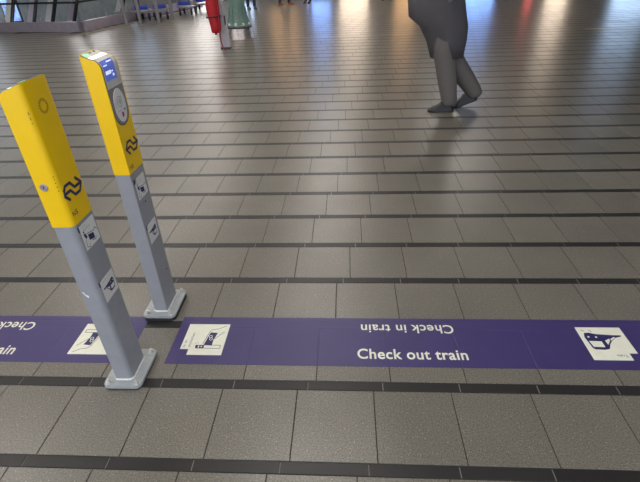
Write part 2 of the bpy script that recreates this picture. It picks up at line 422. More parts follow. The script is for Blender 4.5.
def train_icon(ox, oy, s, turn, parent):
    mp = flat(ox, oy, s, turn)
    p = art('pictogram', [square_r], mp, 'tape_print', parent, TAPE_T, 0.0003)
    art('train_print', [train_body]+train_tick, mp, 'navy_print', p, TAPE_T+0.0003, 0.0003)
    art('window_print', train_win, mp, 'tape_print', p, TAPE_T+0.0006, 0.0003)
    lettering('Trein', mp, .765, .165, .225, .075, 'navy_print', p, TAPE_T+0.0006, rot=PI)
def film(x0, x1, t0, parent):
    """thin film that sinks a little into the joints of the tiles under it"""
    xs, ys = [x0, x1], [1.300, 1.594]; gx = []; gy = [Y0+PER*2-BW, Y0+PER*2]
    for k in range(-14, 6):
        x = -0.1979+0.0715+0.3*k
        if x0+0.02 < x < x1-0.02: gx.append(x)
    for g_ in gx: xs += [g_-0.0035, g_-0.001, g_+0.001, g_+0.0035]
    for g_ in gy: ys += [g_-0.0035, g_-0.001, g_+0.001, g_+0.0035]
    xs.sort(); ys.sort(); V, Fc = [], []
    for x in xs:
        for y in ys:
            sink = any(abs(y-g_) < 0.0015 for g_ in gy) or (y < gy[0] and any(abs(x-g_) < 0.0015 for g_ in gx))
            V.append((x-t0, y-1.447, TAPE_T-(0.0007 if sink else 0)))
    n = len(ys)
    for i in range(len(xs)-1):
        for j in range(n-1): Fc.append((i*n+j, (i+1)*n+j, (i+1)*n+j+1, i*n+j+1))
    k = len(V); V += [(x-t0, y-1.447, 0.0001) for x, y in ((x0, 1.300), (x1, 1.300), (x1, 1.594), (x0, 1.594))]
    c4 = [0, (len(xs)-1)*n, len(xs)*n-1, n-1]
    Fc += [(k+3, k+2, k+1, k)]
    edge = [[i*n for i in range(len(xs))], [(len(xs)-1)*n+j for j in range(n)], [i*n+n-1 for i in range(len(xs)-1, -1, -1)], [j for j in range(n-1, -1, -1)]]
    for q_, e_ in enumerate(edge): Fc.append(tuple(e_[::-1]) + (k+q_, k+(q_+1) % 4))
    return pyobj('film', V, Fc, 'tape', parent)
def tape(x0, x1, turn, label):
    t = empty('floor_tape', ((x0+x1)/2, 1.447, 0)); tag(t, label, 'floor sticker', 'purple tapes on the floor')
    t0 = (x0+x1)/2; film(x0, x1, t0, t)
    L = x1 - x0
    def mp(u, v, d): return (u-t0, v-1.447, d)
    pm = lambda u, v, d: mp(u, v, d)
    return t, pm
t, pm = tape(-0.785, 1.42, False, 'purple floor tape with two lines of text, right of the yellow posts')
hand_icon(-0.742-t.location.x, 1.352-1.447, 0.193, False, t); train_icon(1.020-t.location.x, 1.351-1.447, 0.194, False, t)
lettering('Check out train', pm, 0.043, 1.3435, 0.466, 0.056, 'tape_print', t, TAPE_T+0.0004, bold=0.018)
lettering('Check in train', pm, 0.480, 1.5505, 0.417, 0.053, 'tape_print', t, TAPE_T+0.0004, bold=0.014, rot=PI)
t, pm = tape(-3.16, -0.955, True, 'purple floor tape cut off by the left edge, behind the nearer yellow post')
hand_icon(-1.049-t.location.x, 1.541-1.447, 0.193, True, t); train_icon(-2.81-t.location.x, 1.541-1.447, 0.194, True, t)
lettering('Check out train', pm, -1.487-0.473, 1.3435, 0.466, 0.056, 'tape_print', t, TAPE_T+0.0004, bold=0.018)
lettering('Check in train', pm, -1.498, 1.5485, 0.417, 0.053, 'tape_print', t, TAPE_T+0.0004, bold=0.014, rot=PI)

# ------------------------------------------------------------------ check-in posts
PW, PD, ZY, ZT = 0.070, 0.132, 0.742, 1.190                          # width (x), depth (y), yellow from, top
RB = 0.019
LOGO_A = [(-.030,-.027),(-.058,0),(-.036,.0225),(-.005,.0225),(.014,0),(.058,0)]
LOGO_B = [(.030,.027),(.058,0),(.036,-.0225),(.005,-.0225),(-.014,0),(-.058,0)]
def card_post(loc, lean, turned, label):
    """upright card reader; the reader side is local +x, turned = half a turn about the vertical"""
    r = empty('card_reader_post', loc); r.rotation_euler = (0, lean, 0)
    tag(r, label, 'card reader', 'yellow and grey card reader posts')
    q = -1.0 if turned else 1.0
    T = lambda p: Vector((p[0]*q, p[1]*q, p[2]))
    def fin(bm): bmesh.ops.transform(bm, matrix=Matrix.Rotation(PI if turned else 0, 4, 'Z'), verts=bm.verts)
    # base plate, bolts, weld
    plate_z = 0.030 if not turned else 0.020
    bm = bmesh.new(); add_prism(bm, rrect(-0.078, 0.078, -0.103, 0.103, [0.024]*4), plate_z-0.012, plate_z)
    bmesh.ops.bevel(bm, geom=[e for e in bm.edges if abs(e.verts[0].co.z-plate_z) < 1e-5 and abs(e.verts[1].co.z-plate_z) < 1e-5], offset=0.002, segments=2, affect='EDGES')
    obj('base_plate', bm, 'plate_paint', r, auto=35)
    bm = bmesh.new(); add_prism(bm, rrect(-0.077, 0.077, -0.102, 0.102, [0.024]*4), 0.0002, plate_z-0.012); obj('rubber_pad', bm, 'rubber', r)
    for sx in (-1, 1):
        for sy in (-1, 1):
            cx, cy = sx*0.057, sy*0.084
            bm = bmesh.new(); add_lathe(bm, [(0.0135, plate_z), (0.0135, plate_z+0.002), (0.0128, plate_z+0.0025)], 16, (cx, cy, 0))
            add_prism(bm, [(cx+0.0105*math.cos(k*PI/3+.3), cy+0.0105*math.sin(k*PI/3+.3)) for k in range(6)], plate_z+0.002, plate_z+0.012)
            add_lathe(bm, [(0.006, plate_z+0.012), (0.006, plate_z+0.019), (0.0045, plate_z+0.021)], 12, (cx, cy, 0))
            obj('bolt', bm, 'zinc', r, auto=30)
    out = rrect(-PW/2-0.004, PW/2+0.004, -PD/2-0.004, PD/2+0.004, [0.023, 0.008, 0.008, 0.023])
    inn = rrect(-PW/2-0.0005, PW/2+0.0005, -PD/2-0.0005, PD/2+0.0005, [0.0195, 0.005, 0.005, 0.0195])
    bm = bmesh.new(); a = [bm.verts.new((x, y, plate_z)) for x, y in out]; b = [bm.verts.new((x, y, plate_z+0.006)) for x, y in inn]
    for i in range(len(a)): bm.faces.new((a[i], a[(i+1) % len(a)], b[(i+1) % len(a)], b[i]))
    fin(bm); obj('weld', bm, 'weld', r, smooth=True)
    # grey post
    bm = bmesh.new(); add_prism(bm, rrect(-PW/2, PW/2, -PD/2, PD/2, [RB, 0.004, 0.004, RB], 8), plate_z, ZY+0.002)
    fin(bm); obj('post', bm, 'grey_paint', r, auto=30)
    # yellow head: profile in (x, z) drawn out along y, back corners rounded
    hx, hy, RA = PW/2+0.0012, PD/2+0.0012, 0.034
    prof = [(-hx, ZY), (hx, ZY)] + [(hx-RA+RA*math.cos(a), ZT-0.016-RA+RA*math.sin(a)) for a in [k*PI/2/8 for k in range(9)]] + [(-hx, ZT)]
    bm = bmesh.new(); n = len(prof)
    va = [bm.verts.new((x, -hy, z)) for x, z in prof]; vb = [bm.verts.new((x, hy, z)) for x, z in prof]
    bm.faces.new(va); bm.faces.new(vb[::-1])
    for i in range(n): bm.faces.new((va[i], va[(i+1) % n], vb[(i+1) % n], vb[i]))
    be = [e for e in bm.edges if all(abs(v.co.x+hx) < 1e-6 for v in e.verts) and abs(e.verts[0].co.z-e.verts[1].co.z) > 0.1]
    bmesh.ops.bevel(bm, geom=be, offset=RB, segments=8, affect='EDGES', profile=0.5)
    fin(bm); head = obj('head', bm, 'yellow_paint', r, auto=30)
    # reader face laid over the top, the rounding and the upper reader side
    path = []                                                        # (x, z, nx, nz) from the back of the top to low on the reader side
    s0 = Vector((-hx+0.006, ZT-0.0015)); s1 = Vector((hx-RA, ZT-0.016)); tn = (s1-s0).normalized()
    for k in range(5): 
        p = s0.lerp(s1, k/4); path.append((p.x, p.y, -tn.y, tn.x))
    for k in range(1, 9):
        a = PI/2 - k*PI/2/8; path.append((hx-RA+RA*math.cos(a), ZT-0.016-RA+RA*math.sin(a), math.cos(a), math.sin(a)))
    zb = ZT-0.016-RA
    for k in range(1, 25): path.append((hx, zb - k*(zb-0.925)/24, 1, 0))
    cum = [0.0]
    for i in range(1, len(path)): cum.append(cum[-1]+math.hypot(path[i][0]-path[i-1][0], path[i][1]-path[i-1][1]))
    tot = cum[-1]
    def at(l):
        l = min(max(l, 0), tot)
        for i in range(1, len(cum)):
            if l <= cum[i]+1e-9:
                t_ = (l-cum[i-1])/max(1e-9, cum[i]-cum[i-1]); return [path[i-1][j]*(1-t_)+path[i][j]*t_ for j in range(4)]
    def l_of_z(z): return tot - (z-0.925)
    def strip(name, l0, l1, hw, d, m, parent, y0=0.0, n=40, inset=0.0, round_end=True):
        V, Fc = [], []
        for k in range(n+1):
            l = l0+(l1-l0)*k/n; x, z, nx, nz = at(l); h_ = hw
            e = (l1-l)
            if round_end and e < 0.060: h_ = hw*math.sqrt(max(0.0, 1-((0.060-e)/0.0601)**2))
            for y, dd in ((-h_, -0.0005), (-h_, d), (h_, d), (h_, -0.0005)): V.append(T((x+nx*dd, y0*q+y, z+nz*dd)))
        for k in range(n):
            for j in range(3): Fc.append((4*k+j, 4*k+j+1, 4*k+j+5, 4*k+j+4))
        Fc += [(0, 1, 2, 3), (4*n+3, 4*n+2, 4*n+1, 4*n)]
        bm = bmesh.new(); vv = [bm.verts.new(p) for p in V]
        for f in Fc: bm.faces.new([vv[i] for i in f])
        bmesh.ops.remove_doubles(bm, verts=bm.verts, dist=1e-6)
        return obj(name, bm, m, parent, auto=30)
    rp = strip('reader_panel', 0.0, tot, 0.0610, 0.0005, 'dark_trim', r)
    strip('chrome_trim', 0.002, tot-0.003, 0.0590, 0.0009, 'chrome', rp)
    strip('lower_panel', 0.004, tot-0.005, 0.0572, 0.0013, 'dark_panel', rp)
    strip('upper_panel', cum[4]+0.004, l_of_z(1.070), 0.0572, 0.0018, 'silver_panel', rp, round_end=False)
    strip('top_panel', 0.003, cum[4]+0.006, 0.0572, 0.0018, 'top_metal', rp, round_end=False, n=8)
    strip('status_light', cum[3], cum[4]+0.010, 0.056, 0.0021, 'status_white', rp, round_end=False, n=8)
    strip('status_window', cum[1]*0.3, cum[2]+0.004, 0.012, 0.0024, 'status_green', rp, y0=-0.036, round_end=False, n=6)
    for yy in (0.0, 0.03): strip('top_slot', cum[1]*0.5, cum[1]*1.2, 0.007, 0.0024, 'dark_trim', rp, y0=yy, round_end=False, n=3)
    sc = strip('screen', l_of_z(1.166), l_of_z(1.097), 0.043, 0.0022, 'screen', rp, y0=-0.010, round_end=False, n=14)
    for (za, zb_, ya, yb) in ((1.160, 1.156, -0.012, 0.026), (1.150, 1.1465, -0.046, -0.02), (1.130, 1.118, -0.044, -0.004), (1.1265, 1.122, 0.0, 0.012), (1.116, 1.107, 0.004, 0.016)):
        strip('screen_print', l_of_z(za), l_of_z(zb_), (yb-ya)/2, 0.0026, 'screen_text', sc, y0=(ya+yb)/2, round_end=False, n=3)
    def rm(u, v, d): return T((hx+0.0013+d, u*q if False else u, v))
    ov = art('card_pad', [[(0.044*math.cos(a), 1.001+0.062*math.sin(a)) for a in [k*2*PI/40 for k in range(40)]]], rm, 'oval_pad', rp, 0, 0.0018)
    circ = lambda cx, cz, rr, w_, a0=0, a1=2*PI, n_=24: stroke([(cx+rr*math.cos(a0+(a1-a0)*k/n_), cz+rr*math.sin(a0+(a1-a0)*k/n_)) for k in range(n_+1)], w_)
    art('contactless_print', [circ(0, 1.014, 0.019, 0.0018)] + [circ(-0.012, 1.014, rr, 0.0026, -0.7, 0.7, 8) for rr in (0.008, 0.014, 0.020)] + [stroke([(-.034, .983), (.034, .983)], 0.001)] + [[(.020,.985),(.030,.985),(.030,.976),(.020,.976)]], rm, 'pad_print', ov, 0.0018, 0.0003)
    art('pink_print', [[(-.006,.975),(.010,.975),(.010,.957),(-.006,.957)]], rm, 'pink_square', ov, 0.0018, 0.0003)
    # prints on the side that faces +x in the hall
    def drop(u):                                                     # the back side's corners are rounded: films follow them
        k_ = max(0.0, abs(u)-(PD/2-RB)) if turned else 0.0
        return RB-math.sqrt(max(0.0, RB*RB-min(k_, RB)**2))
    def side(u, v, d): return (PW/2+0.0012+d-drop(u), u, v)
    def sidep(u, v, d): return (PW/2+d-drop(u), u, v)
    cy = -0.007 if turned else 0.010
    zl = 0.851 if turned else 0.839
    art('emblem', [fine([(cy+u*0.92, zl+v) for u, v in LOGO_A]), fine([(cy+u*0.92, zl+v) for u, v in LOGO_B])], side, 'navy_print', head, 0.0, 0.0007)
    for ch_, du in (('N', 0.0), ('S', 0.0165)):
        lettering(ch_, side, -0.050+du, 0.772 if turned else 0.758, 0.0135 if ch_ == 'N' else 0.0115, 0.016, 'navy_print', head, 0.0008, bold=0.01)
    for zc, kind in ((0.683, 'card'), (0.455, 'train')) if turned else ((0.664, 'card'), (0.447, 'train')):
        h = 0.0465; u0 = -h
        s = art('sticker', [[(u0, zc+h), (u0+2*h, zc+h), (u0+2*h, zc-h), (u0, zc-h)]], sidep, 'sticker_white', r, 0.0004, 0.0004)
        art('corner_label', [[(u0-.007, zc+h+.002), (u0+.013, zc+h+.002), (u0+.013, zc+h-.019), (u0-.007, zc+h-.019)]], sidep, 'navy_print', s, 0.0003, 0.0005)
        mp = lambda u, v, d: sidep(u0+u*2*h, zc-h+v*2*h, d)
        if kind == 'card':
            lettering('In- en', mp, .17, .86, .22, .07, 'navy_print', s, 0.0008)
            lettering('uitchecken', mp, .17, .73, .46, .07, 'navy_print', s, 0.0008)
            art('card_print', [[(.34,.50),(.70,.40),(.70,.16),(.36,.26)], [(.10,.62),(.22,.64),(.30,.44),(.18,.40)]], mp, 'navy_print', s, 0.0006, 0.0003)
            art('hand_print', [stroke([(.30,.56),(.74,.46),(.86,.52),(.96,.40)], .025), stroke([(.50,.18),(.72,.10),(.80,.22)], .025), stroke([(.14,.40),(.10,.12),(.24,.04),(.30,.18)], .02), disc(.16,.70,.04,8)], mp, 'navy_print', s, 0.0006, 0.0003)
        else:
            lettering('trein', mp, .20, .84, .24, .08, 'navy_print', s, 0.0008)
            art('train_print', [[(1-u-.02, v-.12) for u, v in train_body]], lambda u, v, d: mp(u, .02+v*.95, d), 'navy_print', s, 0.0006, 0.0003)
            art('window_print', [[(1-u-.02, v-.12) for u, v in pl] for pl in train_win], lambda u, v, d: mp(u, .02+v*.95, d), 'sticker_white', s, 0.0009, 0.0003)
    return r, head

P1 = (-0.908, 1.263, 0.0); P2 = (-0.900, 1.668, 0.0)
r1, h1 = card_post(P1, math.radians(-0.25), True, 'nearer yellow and grey card reader post seen from its back, with round lock')
r2, h2 = card_post(P2, math.radians(0.35), False, 'farther yellow and grey card reader post with lit blue screen and oval pad')
# lock, relief ring, holes and paint chip on the nearer post
bm = bmesh.new(); add_lathe(bm, [(0.0125, 0), (0.0125, 0.002), (0.0105, 0.0034), (0.0088, 0.0034), (0.0084, 0.0018)], 24)
bmesh.ops.transform(bm, matrix=Matrix.Translation((-0.010, -PD/2-0.0012, 0.884)) @ Matrix.Rotation(PI/2, 4, 'X'), verts=bm.verts)
lk = obj('lock', bm, 'steel', r1, auto=30)
box('keyhole', (-0.0112, -0.0088, -PD/2-0.0040, -PD/2-0.0028, 0.879, 0.889), 'black_hole', lk)
sd = lambda u, v, d: (PW/2+0.0012+d, u, v)
seg = []
for k in range(16):
    a0, a1 = 2*PI*k/16, 2*PI*(k+0.78)/16
    seg.append([(0.0+ra*math.cos(a), 1.112+ra*math.sin(a)) for ra, a in ((.014, a0), (.022, a0), (.022, a1), (.014, a1))])
art('relief_ring', seg, sd, 'yellow_relief', h1, 0, 0.0003)
ca = math.radians(-52); rc = RB
hc = (PW/2+0.0012-rc, -PD/2-0.0012+rc)
bm = bmesh.new()
for z in (1.110, 1.105, 1.096, 1.091, 1.080, 0.917, 0.908, 0.896, 0.883, 0.870):
    a = ca; c = Vector((hc[0]+(rc+0.0002)*math.cos(a), hc[1]+(rc+0.0002)*math.sin(a), z)); tx = Vector((-math.sin(a), math.cos(a), 0)); nrm = Vector((math.cos(a), math.sin(a), 0))
    ra = [bm.verts.new(c+tx*0.0016*math.cos(k*PI/4)+Vector((0, 0, 0.0016*math.sin(k*PI/4)))) for k in range(8)]
    rb = [bm.verts.new(v.co+nrm*0.0004) for v in ra]
    bm.faces.new(rb)
    for k in range(8): bm.faces.new((ra[k], ra[(k+1) % 8], rb[(k+1) % 8], rb[k]))
obj('speaker_holes', bm, 'black_hole', h1)['kind'] = 'stuff'
fr = lambda u, v, d: (u, -PD/2-d, v)
art('paint_chip', [[(-.030,.475),(-.026,.470),(-.020,.458),(-.012,.449),(-.008,.452),(-.010,.460),(-.018,.463),(-.022,.474)]], fr, 'paint_chip', r1, 0.0, 0.0003)
# small hatch and screw on the farther post
sp = lambda u, v, d: (PW/2+d, u, v)
ht = art('hatch', [[(-.012,.602),(.014,.602),(.014,.545),(-.012,.545)]], sp, 'grey_paint', r2, 0.0, 0.0012)
art('hatch_slot', [[(-.005,.595),(.006,.595),(.006,.589),(-.005,.589)]], sp, 'black_hole', ht, 0.0012, 0.0003)
art('screw', [disc(.030, .215, .004, 10)], sp, 'black_hole', r2, 0.0, 0.001)

# ------------------------------------------------------------------ stairwell enclosure behind the posts
er = empty('glass_balustrade', (EC.x, EC.y, 0), 0)
tag(er, 'glass balustrade on a stainless steel plinth round the escalator opening', 'balustrade')
def along(d, l, side_, off, z): 
    p = d*l + side_*off; return (p.x, p.y, z)
def wallbox(name, d, nrm, l0, l1, o0, o1, z0, z1, m, parent):
    bm = bmesh.new(); P_ = [along(d, l, nrm, o, z) for z in (z0, z1) for l, o in ((l0, o0), (l1, o0), (l1, o1), (l0, o1))]
    v = [bm.verts.new(p) for p in P_]
    for f in ((0,3,2,1),(4,5,6,7),(0,1,5,4),(1,2,6,5),(2,3,7,6),(3,0,4,7)): bm.faces.new([v[i] for i in f])
    return obj(name, bm, m, parent)
PH = 0.235
for d, nrm, Lg in ((ED, ES, 8.0), (ES, ED, 6.5)):
    k = 0; l = 0.0
    while l < Lg-0.1:
        wallbox('plinth_panel', d, nrm, l+0.002 if k else 0.0, l+1.196, 0.0, 0.10, 0.0, PH, 'steel', er)
        wallbox('glass_pane', d, nrm, l+0.012, l+1.188, 0.045, 0.057, PH, 0.98, 'clear_glass', er)
        if k: wallbox('glass_clamp', d, nrm, l-0.02, l+0.02, 0.035, 0.067, PH, PH+0.10, 'steel', er)
        l += 1.2; k += 1
    bm = bmesh.new(); a = d*0.0 + nrm*0.051; b = d*l + nrm*0.051; add_tube(bm, [(a.x, a.y, 0.98), (b.x, b.y, 0.98)], 0.03, 12); obj('handrail', bm, 'steel', er, auto=50)
    wallbox('mid_rail', d, nrm, 0.0, l, 0.062, 0.09, 0.655, 0.70, 'dark_rail', er)
# strip light coloured edge along the side plinth
fs = wallbox('edge_strip', ES, ED, -0.8, 6.3, -0.36, -0.28, 0.0002, 0.003, 'strip_metal', floor); fs.location = (EC.x, EC.y, 0)
# the shaft and the escalators in it
sh = empty('wall_shaft', (EC.x, EC.y, 0)); tag(sh, kind='structure')
wallbox('shaft_wall', ED, ES, 0.0, 9.0, 0.0, 0.12, -3.0, -0.0, 'void_concrete', sh)
wallbox('shaft_wall', ES, ED, 0.12, 9.0, 0.0, 0.12, -3.0, -0.0, 'void_concrete', sh)
wallbox('shaft_wall', ED, ES, 0.0, 9.0, 6.0, 6.2, -3.0, 1.4, 'void_concrete', sh)
wallbox('shaft_floor', ED, ES, 0.0, 9.0, 0.12, 6.0, -3.1, -3.0, 'void_concrete', sh)
def escalator(l0, off, label):
    """inclined flight; rises away from the corner along the opening's front"""
    e = empty('escalator', (EC.x, EC.y, 0)); tag(e, label, 'escalator', 'escalators in the opening')
    top = 0.95; n = 9
    for s_, nm in ((0.0, 'balustrade'), (0.9, 'balustrade')):
        bm = bmesh.new()
        P_ = [along(ED, l0+2.2, ES, off+s_, -2.9), along(ED, l0+2.2+0.30, ES, off+s_, -2.9), along(ED, l0+0.16, ES, off+s_, top), along(ED, l0, ES, off+s_, top)]
        Q_ = [tuple(Vector(p)+Vector((ES.x, ES.y, 0))*0.08) for p in P_]
        a = [bm.verts.new(p) for p in P_]; b = [bm.verts.new(p) for p in Q_]
        bm.faces.new(a); bm.faces.new(b[::-1])
        for i in range(4): bm.faces.new((a[i], a[(i+1) % 4], b[(i+1) % 4], b[i]))
        obj(nm, bm, 'steel_light' if s_ == 0 else 'steel', e)
        tube('handrail', [along(ED, l0+2.15, ES, off+s_+.04, -2.9), along(ED, l0-0.03, ES, off+s_+.04, top)], 0.05, 'dark_rail', e)
    for k in range(n):
        t_ = k/(n-1); lc = l0+0.3+2.2*t_; z = -0.3-2.3*t_
        wallbox('step', ED, ES, lc-0.15, lc+0.25, off+0.09, off+0.89, z-0.2, z, 'escalator_step', e)
    return e
escalator(0.9, 0.5, 'steel escalator nearest the corner of the glass balustrade')
escalator(0.15, 2.6, 'steel escalator deeper in the opening behind the glass balustrade')
escalator(2.9, 1.2, 'steel escalator at the left end of the opening behind glass')
for l_, lb in ((2.0, 'added fill light panel inside the escalator opening, near its corner'), (5.5, 'added fill light panel inside the escalator opening, at its far left')):  # unseen glowing panels, added only to brighten the inside of the shaft
    c_ = EC + ED*l_ + ES*0.16; lp_ = empty('shaft_fill', (c_.x, c_.y, -1.0)); tag(lp_, lb, 'fill light', 'added fill light panels inside the escalator opening')
    wallbox('lamp_housing', ED, ES, -0.7, 0.7, -0.03, 0.04, -0.15, 0.15, 'lamp_housing', lp_); wallbox('diffuser', ED, ES, -0.66, 0.66, 0.04, 0.06, -0.12, 0.12, 'lamp_diffuser', lp_)
# lit blue poster behind the glass
pb = empty('display_panel', tuple(EC + ED*6.45 + ES*4.5)+(0.0,)); tag(pb, 'small lit blue display panel behind the glass at the upper left', 'display')
box('panel_frame', (-0.32, 0.32, 0.0, 0.06, -0.25, 0.9), 'frame_dark', pb); box('panel_screen', (-0.28, 0.28, -0.012, 0.0, -0.20, 0.85), 'display_glow', pb)
box('panel_foot', (-0.05, 0.05, 0.02, 0.05, -3.0, -0.25), 'frame_dark', pb)

# ------------------------------------------------------------------ green column on a steel skirt
gc = empty('green_column', (-2.33, 10.62, 0)); tag(gc, 'green ribbed cast column base with bolted flange on a flared steel skirt', 'column')
bm = bmesh.new(); add_lathe(bm, [(0.300, 0.0), (0.298, 0.01), (0.262, 0.215)], 40)
obj('skirt', bm, 'skirt_steel', gc, auto=30)
bm = bmesh.new(); add_lathe(bm, [(0.268, 0.205), (0.29, 0.212), (0.29, 0.232), (0.262, 0.238)], 40); obj('flange_rim', bm, 'dark_rim', gc, auto=30)
bm = bmesh.new(); add_lathe(bm, [(0.266, 0.236), (0.266, 0.262), (0.235, 0.285), (0.19, 0.40), (0.172, 0.52), (0.168, 0.76), (0.168, 2.6)], 40); obj('body', bm, 'green_paint', gc, auto=30)
for k in range(9):
    a = 2*PI*k/9 + 0.12
    bm = bmesh.new(); pr = [(0.14, 0.255), (0.262, 0.255), (0.248, 0.30), (0.205, 0.44), (0.182, 0.62), (0.14, 0.62)]
    va = [bm.verts.new((x*math.cos(a)-0.008*math.sin(a), x*math.sin(a)+0.008*math.cos(a), z)) for x, z in pr]
    vb = [bm.verts.new((x*math.cos(a)+0.008*math.sin(a), x*math.sin(a)-0.008*math.cos(a), z)) for x, z in pr]
    bm.faces.new(va); bm.faces.new(vb[::-1])
    for i in range(6): bm.faces.new((va[i], va[(i+1) % 6], vb[(i+1) % 6], vb[i]))
    obj('rib', bm, 'green_paint', gc)
    a += PI/9
    bm = bmesh.new(); add_lathe(bm, [(0.026, 0.262), (0.026, 0.300), (0.018, 0.310)], 10, (0.238*math.cos(a), 0.238*math.sin(a), 0)); obj('bolt', bm, 'bolt_cream', gc, auto=40)

# ------------------------------------------------------------------ grey post with a red rolled banner
gp = empty('banner_post', (-2.33, 9.26, 0)); tag(gp, 'grey flat metal post standing in front of the green column', 'post')
bm = bmesh.new()
pa = [(-0.095, 0), (0.085, 0), (0.09, 0.02), (0.075, 0.32), (0.045, 0.55), (0.02, 0.9), (0.0, 1.7), (-0.10, 1.7), (-0.10, 0.3)]
va = [bm.verts.new((x, -0.03, z)) for x, z in pa]; vb = [bm.verts.new((x, 0.03, z)) for x, z in pa]
bm.faces.new(va); bm.faces.new(vb[::-1])
for i in range(len(pa)): bm.faces.new((va[i], va[(i+1) % len(pa)], vb[(i+1) % len(pa)], vb[i]))
obj('post_body', bm, 'post_grey', gp); box('post_foot', (-0.10, 0.095, -0.05, 0.05, 0.0, 0.03), 'dark_rim', gp)
box('edge_strip', (0.036, 0.062, -0.036, -0.03, 0.42, 0.58), 'dark_rim', gp)
rb = empty('red_umbrella', (-2.42, 9.12, 0.30)); tag(rb, 'red rolled parasol strapped upright against the grey post', 'umbrella')
bm = bmesh.new(); rings = []
for z, x0, x1, ry in ((0.0, -0.10, 0.035, 0.03), (0.03, -0.115, 0.06, 0.05), (0.12, -0.12, 0.075, 0.06), (0.28, -0.145, 0.078, 0.07), (0.42, -0.15, 0.08, 0.075), (0.60, -0.14, 0.09, 0.08), (1.0, -0.13, 0.085, 0.08), (1.25, -0.06, 0.04, 0.03)):
    c = (x0+x1)/2; rx = (x1-x0)/2
    rings.append([bm.verts.new((c+rx*math.cos(k*PI/10)*(1+0.07*math.cos(5*k*PI/10)), ry*math.sin(k*PI/10)*(1+0.12*math.cos(4*k*PI/10)), z)) for k in range(20)])
for i in range(len(rings)-1):
    for k in range(20): bm.faces.new((rings[i][k], rings[i][(k+1) % 20], rings[i+1][(k+1) % 20], rings[i+1][k]))
bm.faces.new(rings[0][::-1]); bm.faces.new(rings[-1])
obj('rolled_cloth', bm, 'red_cloth', rb, auto=60)
bm = bmesh.new(); add_tube(bm, [(-0.035+0.135*math.cos(k*PI/10), 0.085*math.sin(k*PI/10), 0.275+0.01*math.cos(k*PI/10)) for k in range(21)], 0.012, 8); obj('strap', bm, 'black_strap', rb, auto=50)
tube('cord', [(0.085, -0.075, 0.60), (0.075, -0.07, 0.25), (0.055, -0.06, 0.02), (0.058, -0.06, -0.16), (0.085, -0.07, -0.26), (0.13, -0.07, -0.288)], 0.012, 'red_cord', rb, 8)
box('ferrule', (-0.05, -0.02, -0.02, 0.02, -0.03, 0.02), 'black_strap', rb)

# ------------------------------------------------------------------ grey rack with blue luggage trolleys
rk = empty('trolley_rack', (-6.0, 14.2, 0)); tag(rk, 'grey steel rack frame with four tall posts in front of the blue trolleys', 'rack')
pp = [(-6.32, 13.95), (-5.86, 13.85), (-5.42, 14.10), (-5.23, 14.75)]
for x, y in pp: tube('rack_post', [(x+6.0, y-14.2, 0), (x+6.0+.02, y-14.2, 1.15)], 0.05, 'rack_grey', rk, 12)
for z in (0.31, 1.10):
    for i in range(3): tube('rail', [(pp[i][0]+6, pp[i][1]-14.2, z), (pp[i+1][0]+6, pp[i+1][1]-14.2, z)], 0.022, 'rack_grey', rk)
tube('rail', [(-0.62, -0.2, 0.30), (-0.32, -0.25, 0.31)], 0.03, 'rack_grey', rk)
def trolley(x, y, rz, label):
    t = empty('luggage_trolley', (x, y, 0), rz); tag(t, label, 'trolley', 'blue luggage trolleys in the rack')
    box('tray', (-0.20, 0.20, -0.35, 0.35, 0.20, 0.24), 'rack_grey', t, 0.008)
    box('blue_panel', (-0.19, 0.19, -0.40, -0.365, 0.30, 0.41), 'blue_plastic', t, 0.01)
    box('back_panel', (-0.19, 0.19, 0.33, 0.36, 0.40, 0.72), 'rack_grey', t, 0.01)
    for s_ in (-1, 1):
        tube('side_frame', [(s_*0.21, -0.40, 0.55), (s_*0.21, -0.40, 0.22), (s_*0.21, 0.36, 0.22), (s_*0.21, 0.42, 1.0)], 0.016, 'rack_grey', t, 8)
        for yy in (-0.33, 0.30):
            bm = bmesh.new(); add_lathe(bm, [(0.03, -0.02), (0.085, -0.02), (0.095, -0.012), (0.095, 0.012), (0.085, 0.02), (0.03, 0.02)], 16)
            bmesh.ops.transform(bm, matrix=Matrix.Translation((s_*0.18, yy, 0.0952)) @ Matrix.Rotation(PI/2, 4, 'Y'), verts=bm.verts); obj('wheel', bm, 'tyre', t, auto=40)
            box('fork', (s_*0.18-0.03, s_*0.18+0.03, yy-0.02, yy+0.02, 0.10, 0.20), 'blue_plastic', t)
    tube('handle', [(-0.21, 0.42, 1.0), (0.21, 0.42, 1.0)], 0.018, 'black_strap', t, 8)
for x, y, rz, lb in ((-6.12, 15.0, 0.12, 'blue luggage trolley at the left end of the rack by the balustrade'), (-5.60, 15.1, 0.12, 'blue luggage trolley second from the left in the rack'),
                     (-5.15, 16.1, 0.1, 'blue luggage trolley third from the left in the rack'), (-4.95, 17.2, 0.1, 'blue luggage trolley at the right end, farthest back')):
    trolley(x, y, rz, lb)

